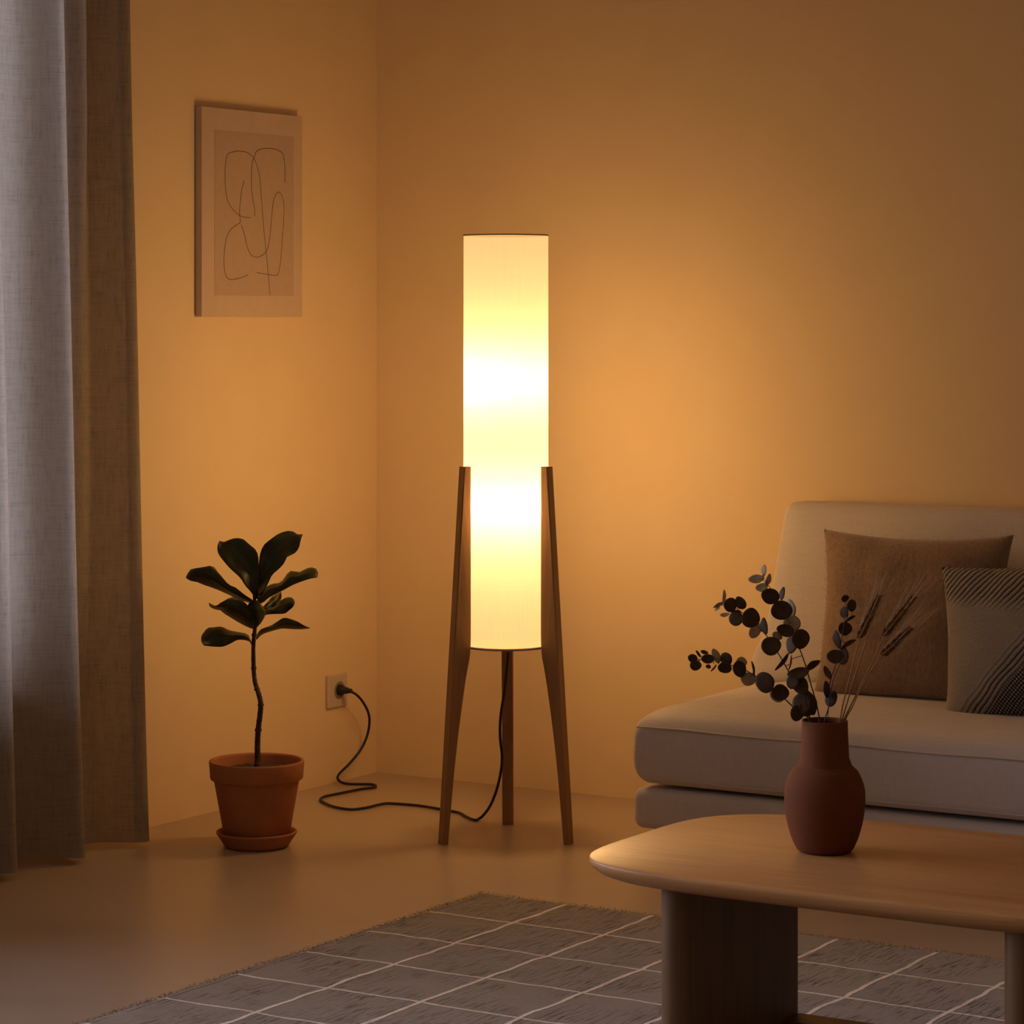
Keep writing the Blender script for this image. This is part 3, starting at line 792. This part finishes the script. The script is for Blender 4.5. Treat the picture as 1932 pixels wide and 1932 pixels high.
def eucalyptus(label, path, leaves, dz, thick, twig=None):
    P = [zx(a, b) for a, b in path]; N = len(P)
    W3 = [at(a, b, DV + dz * (i / (N - 1)) + .004 * math.sin(i * 1.3)) for i, (a, b) in enumerate(P)]
    low = at(*zx((path[0][0] + 1110) / 2, path[0][1] + 240), DV + rnd(-.006, .006))
    W3 = [low] + W3
    root = empty('eucalyptus_stem', tuple(low), label, 'eucalyptus', 'eucalyptus stems in the vase')
    C_ = catmull(W3, 6)
    gs = [tube(C_, lambda f: thick * (1 - .6 * f), 7)]
    if twig: gs.append(tube(catmull([at(*zx(a, b), DV + dz * .4 + .002 * i) for i, (a, b) in enumerate(twig)], 5), thick * .6, 6))
    obj('stem', join(*gs), EUCSTEM, root)
    for (cx, cy, rx, ry, ang, kind) in leaves:
        px, py = zx(cx, cy); u = Vector((px, py))
        # nearest point of the stem in depth
        best = min(C_, key=lambda q: (q - at(px, py, DV)).length + 0)
        Dn = (best - CAM).dot(FWD)
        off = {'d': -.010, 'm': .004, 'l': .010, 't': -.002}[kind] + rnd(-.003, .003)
        c = at(px, py, Dn + off); sc = Dn / F * .24845
        a = math.radians(ang)
        ax = RIGHT * math.cos(a) - UP * math.sin(a); ay = RIGHT * math.sin(a) + UP * math.cos(a)
        if rx < ry: rx, ry, ax, ay = ry, rx, ay, ax
        R = rx * sc
        ratio = min(1, ry / rx); true = max(ratio, min(1, .55 + .45 * ratio))   # narrow outlines are leaves seen from the side
        tilt = math.acos(max(.05, min(1, ratio / true))) * random.choice((-1, 1))
        mn = ay * math.cos(tilt) + FWD * math.sin(tilt)
        V, Fc = leaf_disc(c, ax, mn, R, R * true, 1 if ratio < .6 else .25, best)
        pet = tube([best, best.lerp(c, .5) + UP * .0008, best.lerp(c, .6)], .0006, 5)
        o = obj('leaf', join((V, Fc)), EUCLIT if kind == 'l' else EUCLEAF, root); solid(o, .0007)
        if (c - best).length > R * .7 and (c - best).length < .05:
            obj('leaf_stalk', pet, EUCSTEM, o)
eucalyptus('eucalyptus stem reaching lowest and furthest left from the vase',
  [(990,1275),(870,1180),(800,1115),(690,1020),(580,945),(500,900),(410,870),(330,835),(250,808),(165,825),(120,835)],
  [(108,812,36,33,20,'d'),(130,866,43,41,0,'d'),(222,816,48,38,5,'d'),(288,795,32,54,-25,'l'),(362,820,44,52,-20,'m'),(352,882,52,46,10,'m'),
   (478,842,42,38,0,'l'),(466,895,52,62,-20,'d'),(527,972,58,48,10,'l'),(655,998,70,80,-15,'d'),(757,1085,62,62,0,'l'),(772,1072,66,64,0,'d'),
   (574,892,10,55,-10,'t'),(227,875,20,16,20,'m'),(196,768,27,13,15,'m'),(153,778,9,28,-35,'m'),(902,1232,54,58,0,'d'),(270,890,8,30,40,'t')], .03, .00115)
eucalyptus('eucalyptus stem arching up and left, its cluster of dark leaves against the bright wall',
  [(1000,1275),(960,1180),(915,1080),(880,990),(840,920),(790,830),(735,740),(680,655),(620,590),(560,530),(500,480),(420,420),(345,388)],
  [(395,408,52,54,10,'d'),(350,345,15,46,4,'l'),(303,404,40,15,-25,'l'),(298,430,26,10,-50,'l'),(350,484,32,13,-10,'l'),(470,395,40,52,-30,'m'),(435,508,52,60,10,'d'),(550,508,72,74,10,'d'),
   (585,605,46,62,30,'l'),(648,570,25,58,-8,'d'),(748,645,40,30,25,'l'),(703,720,74,70,-15,'d'),(912,928,76,38,-12,'d'),(925,1020,58,72,-20,'d'),
   (868,985,44,62,20,'d'),(935,1160,66,86,10,'d'),(855,850,9,52,10,'t')], -.02, .0012)
eucalyptus('tallest eucalyptus stem, pale leaves catching light at its tip, left of centre in the vase',
  [(1070,1275),(1040,1130),(1000,990),(960,850),(920,740),(880,640),(840,550),(800,470),(750,380),(690,270),(640,215)],
  [(646,145,18,40,5,'l'),(590,212,56,30,-8,'l'),(684,220,24,44,18,'l'),(633,276,47,29,-15,'l'),(698,340,68,62,20,'d'),(785,322,17,46,12,'m'),
   (783,450,80,72,-8,'d'),(852,430,34,60,-15,'l'),(862,548,66,60,0,'l'),(812,604,66,44,12,'d'),(930,666,70,74,0,'d'),(865,695,42,76,20,'m'),
   (795,845,22,74,38,'d'),(1018,862,56,32,-35,'d'),(1010,1150,48,88,-18,'d'),(975,1195,60,60,0,'d')], .012, .0012)
eucalyptus('short upright eucalyptus stem rising beside the dry wheat',
  [(1110,1300),(1140,1180),(1150,1000),(1180,900),(1215,790),(1240,660),(1258,560),(1262,450),(1272,385)],
  [(1265,358,30,26,-35,'m'),(1317,413,38,45,0,'d'),(1258,465,30,46,0,'m'),(1300,510,44,15,-32,'d'),(1265,588,52,52,0,'m'),(1200,672,26,62,-12,'d'),
   (1285,700,60,22,-32,'d'),(1186,800,58,50,-10,'d'),(1245,795,40,66,5,'d'),(1130,925,22,50,-25,'d'),(1130,1050,30,58,-5,'m'),(1158,1120,40,62,25,'m')], -.006, .0011,
  [(1130,1290),(1148,1130),(1178,970),(1212,890),(1240,840)])
def wheat(label, path, head, bend, dz, awn=True):
    W3 = [at(*zx(a, b), DV + dz * i / (len(path) - 1)) for i, (a, b) in enumerate(path)]
    low = at(*zx((path[0][0] + 1110) / 2, path[0][1] + 230), DV)
    root = empty('wheat_stalk', tuple(low), label, 'dried wheat', 'dry wheat stalks in the vase')
    obj('stalk', tube(catmull([low] + W3, 6), lambda f: .0013 * (1 - .45 * f), 7), WHEAT, root)
    if not head: return
    A = W3[-1]; B = at(*zx(*head), DV + dz * 1.25); ax = (B - A).normalized(); sd = FWD.cross(ax).normalized(); L = (B - A).length
    gs = []; aw = []
    n = 15
    for i in range(n):
        for s in (-1, 1, 0):
            f = (i + .5 * (s == 1)) / n; w = .0042 * (1 - .55 * f)
            c = A + ax * (L * f) + sd * (s * w) + FWD * ((-.003 if s == 0 else 0) + .001 * math.sin(i * 2))
            d = (ax + sd * (.42 * s) + FWD * (-.25 if s == 0 else 0)).normalized()
            V, Fc = sphere((0, 0, 0), 1, 1, 1, 1, 8)
            q = d.to_track_quat('Z', 'Y')
            gs.append(([c + q @ Vector((v.x * .0017, v.y * .0017, v.z * .0056)) for v in V], Fc))
            if awn:
                l = rnd(.055, .09) * (1.05 - .2 * f)
                e = c + (ax + sd * (s * .16 + rnd(-.10, .10)) + FWD * rnd(-.12, .12)).normalized() * l
                aw.append(tube([c, c.lerp(e, .5) + sd * (s * .0008), e], lambda t: .00042 * (1.1 - t), 4, False))
    obj('ear', join(*gs), EARM, root)
    if aw: obj('awns', join(*aw), AWNM, root, True, 'stuff')
wheat('wheat stalk with the leftmost and most upright ear', [(1220,1310),(1255,1140),(1290,1000),(1335,820),(1382,640)], (1528,335), 0, .03)
wheat('wheat stalk with the longest ear, pointing to the upper right', [(1250,1300),(1300,1190),(1360,1070),(1470,850),(1572,625)], (1788,345), 0, .01)
wheat('wheat stalk with the lowest ear, leaning furthest right', [(1258,1300),(1320,1180),(1380,1050),(1470,900),(1560,778)], (1765,580), 0, .05)
wheat('thin bare dry stalk without an ear between the wheat', [(1236,1305),(1290,1120),(1340,950),(1390,800),(1432,650)], None, 0, .04)
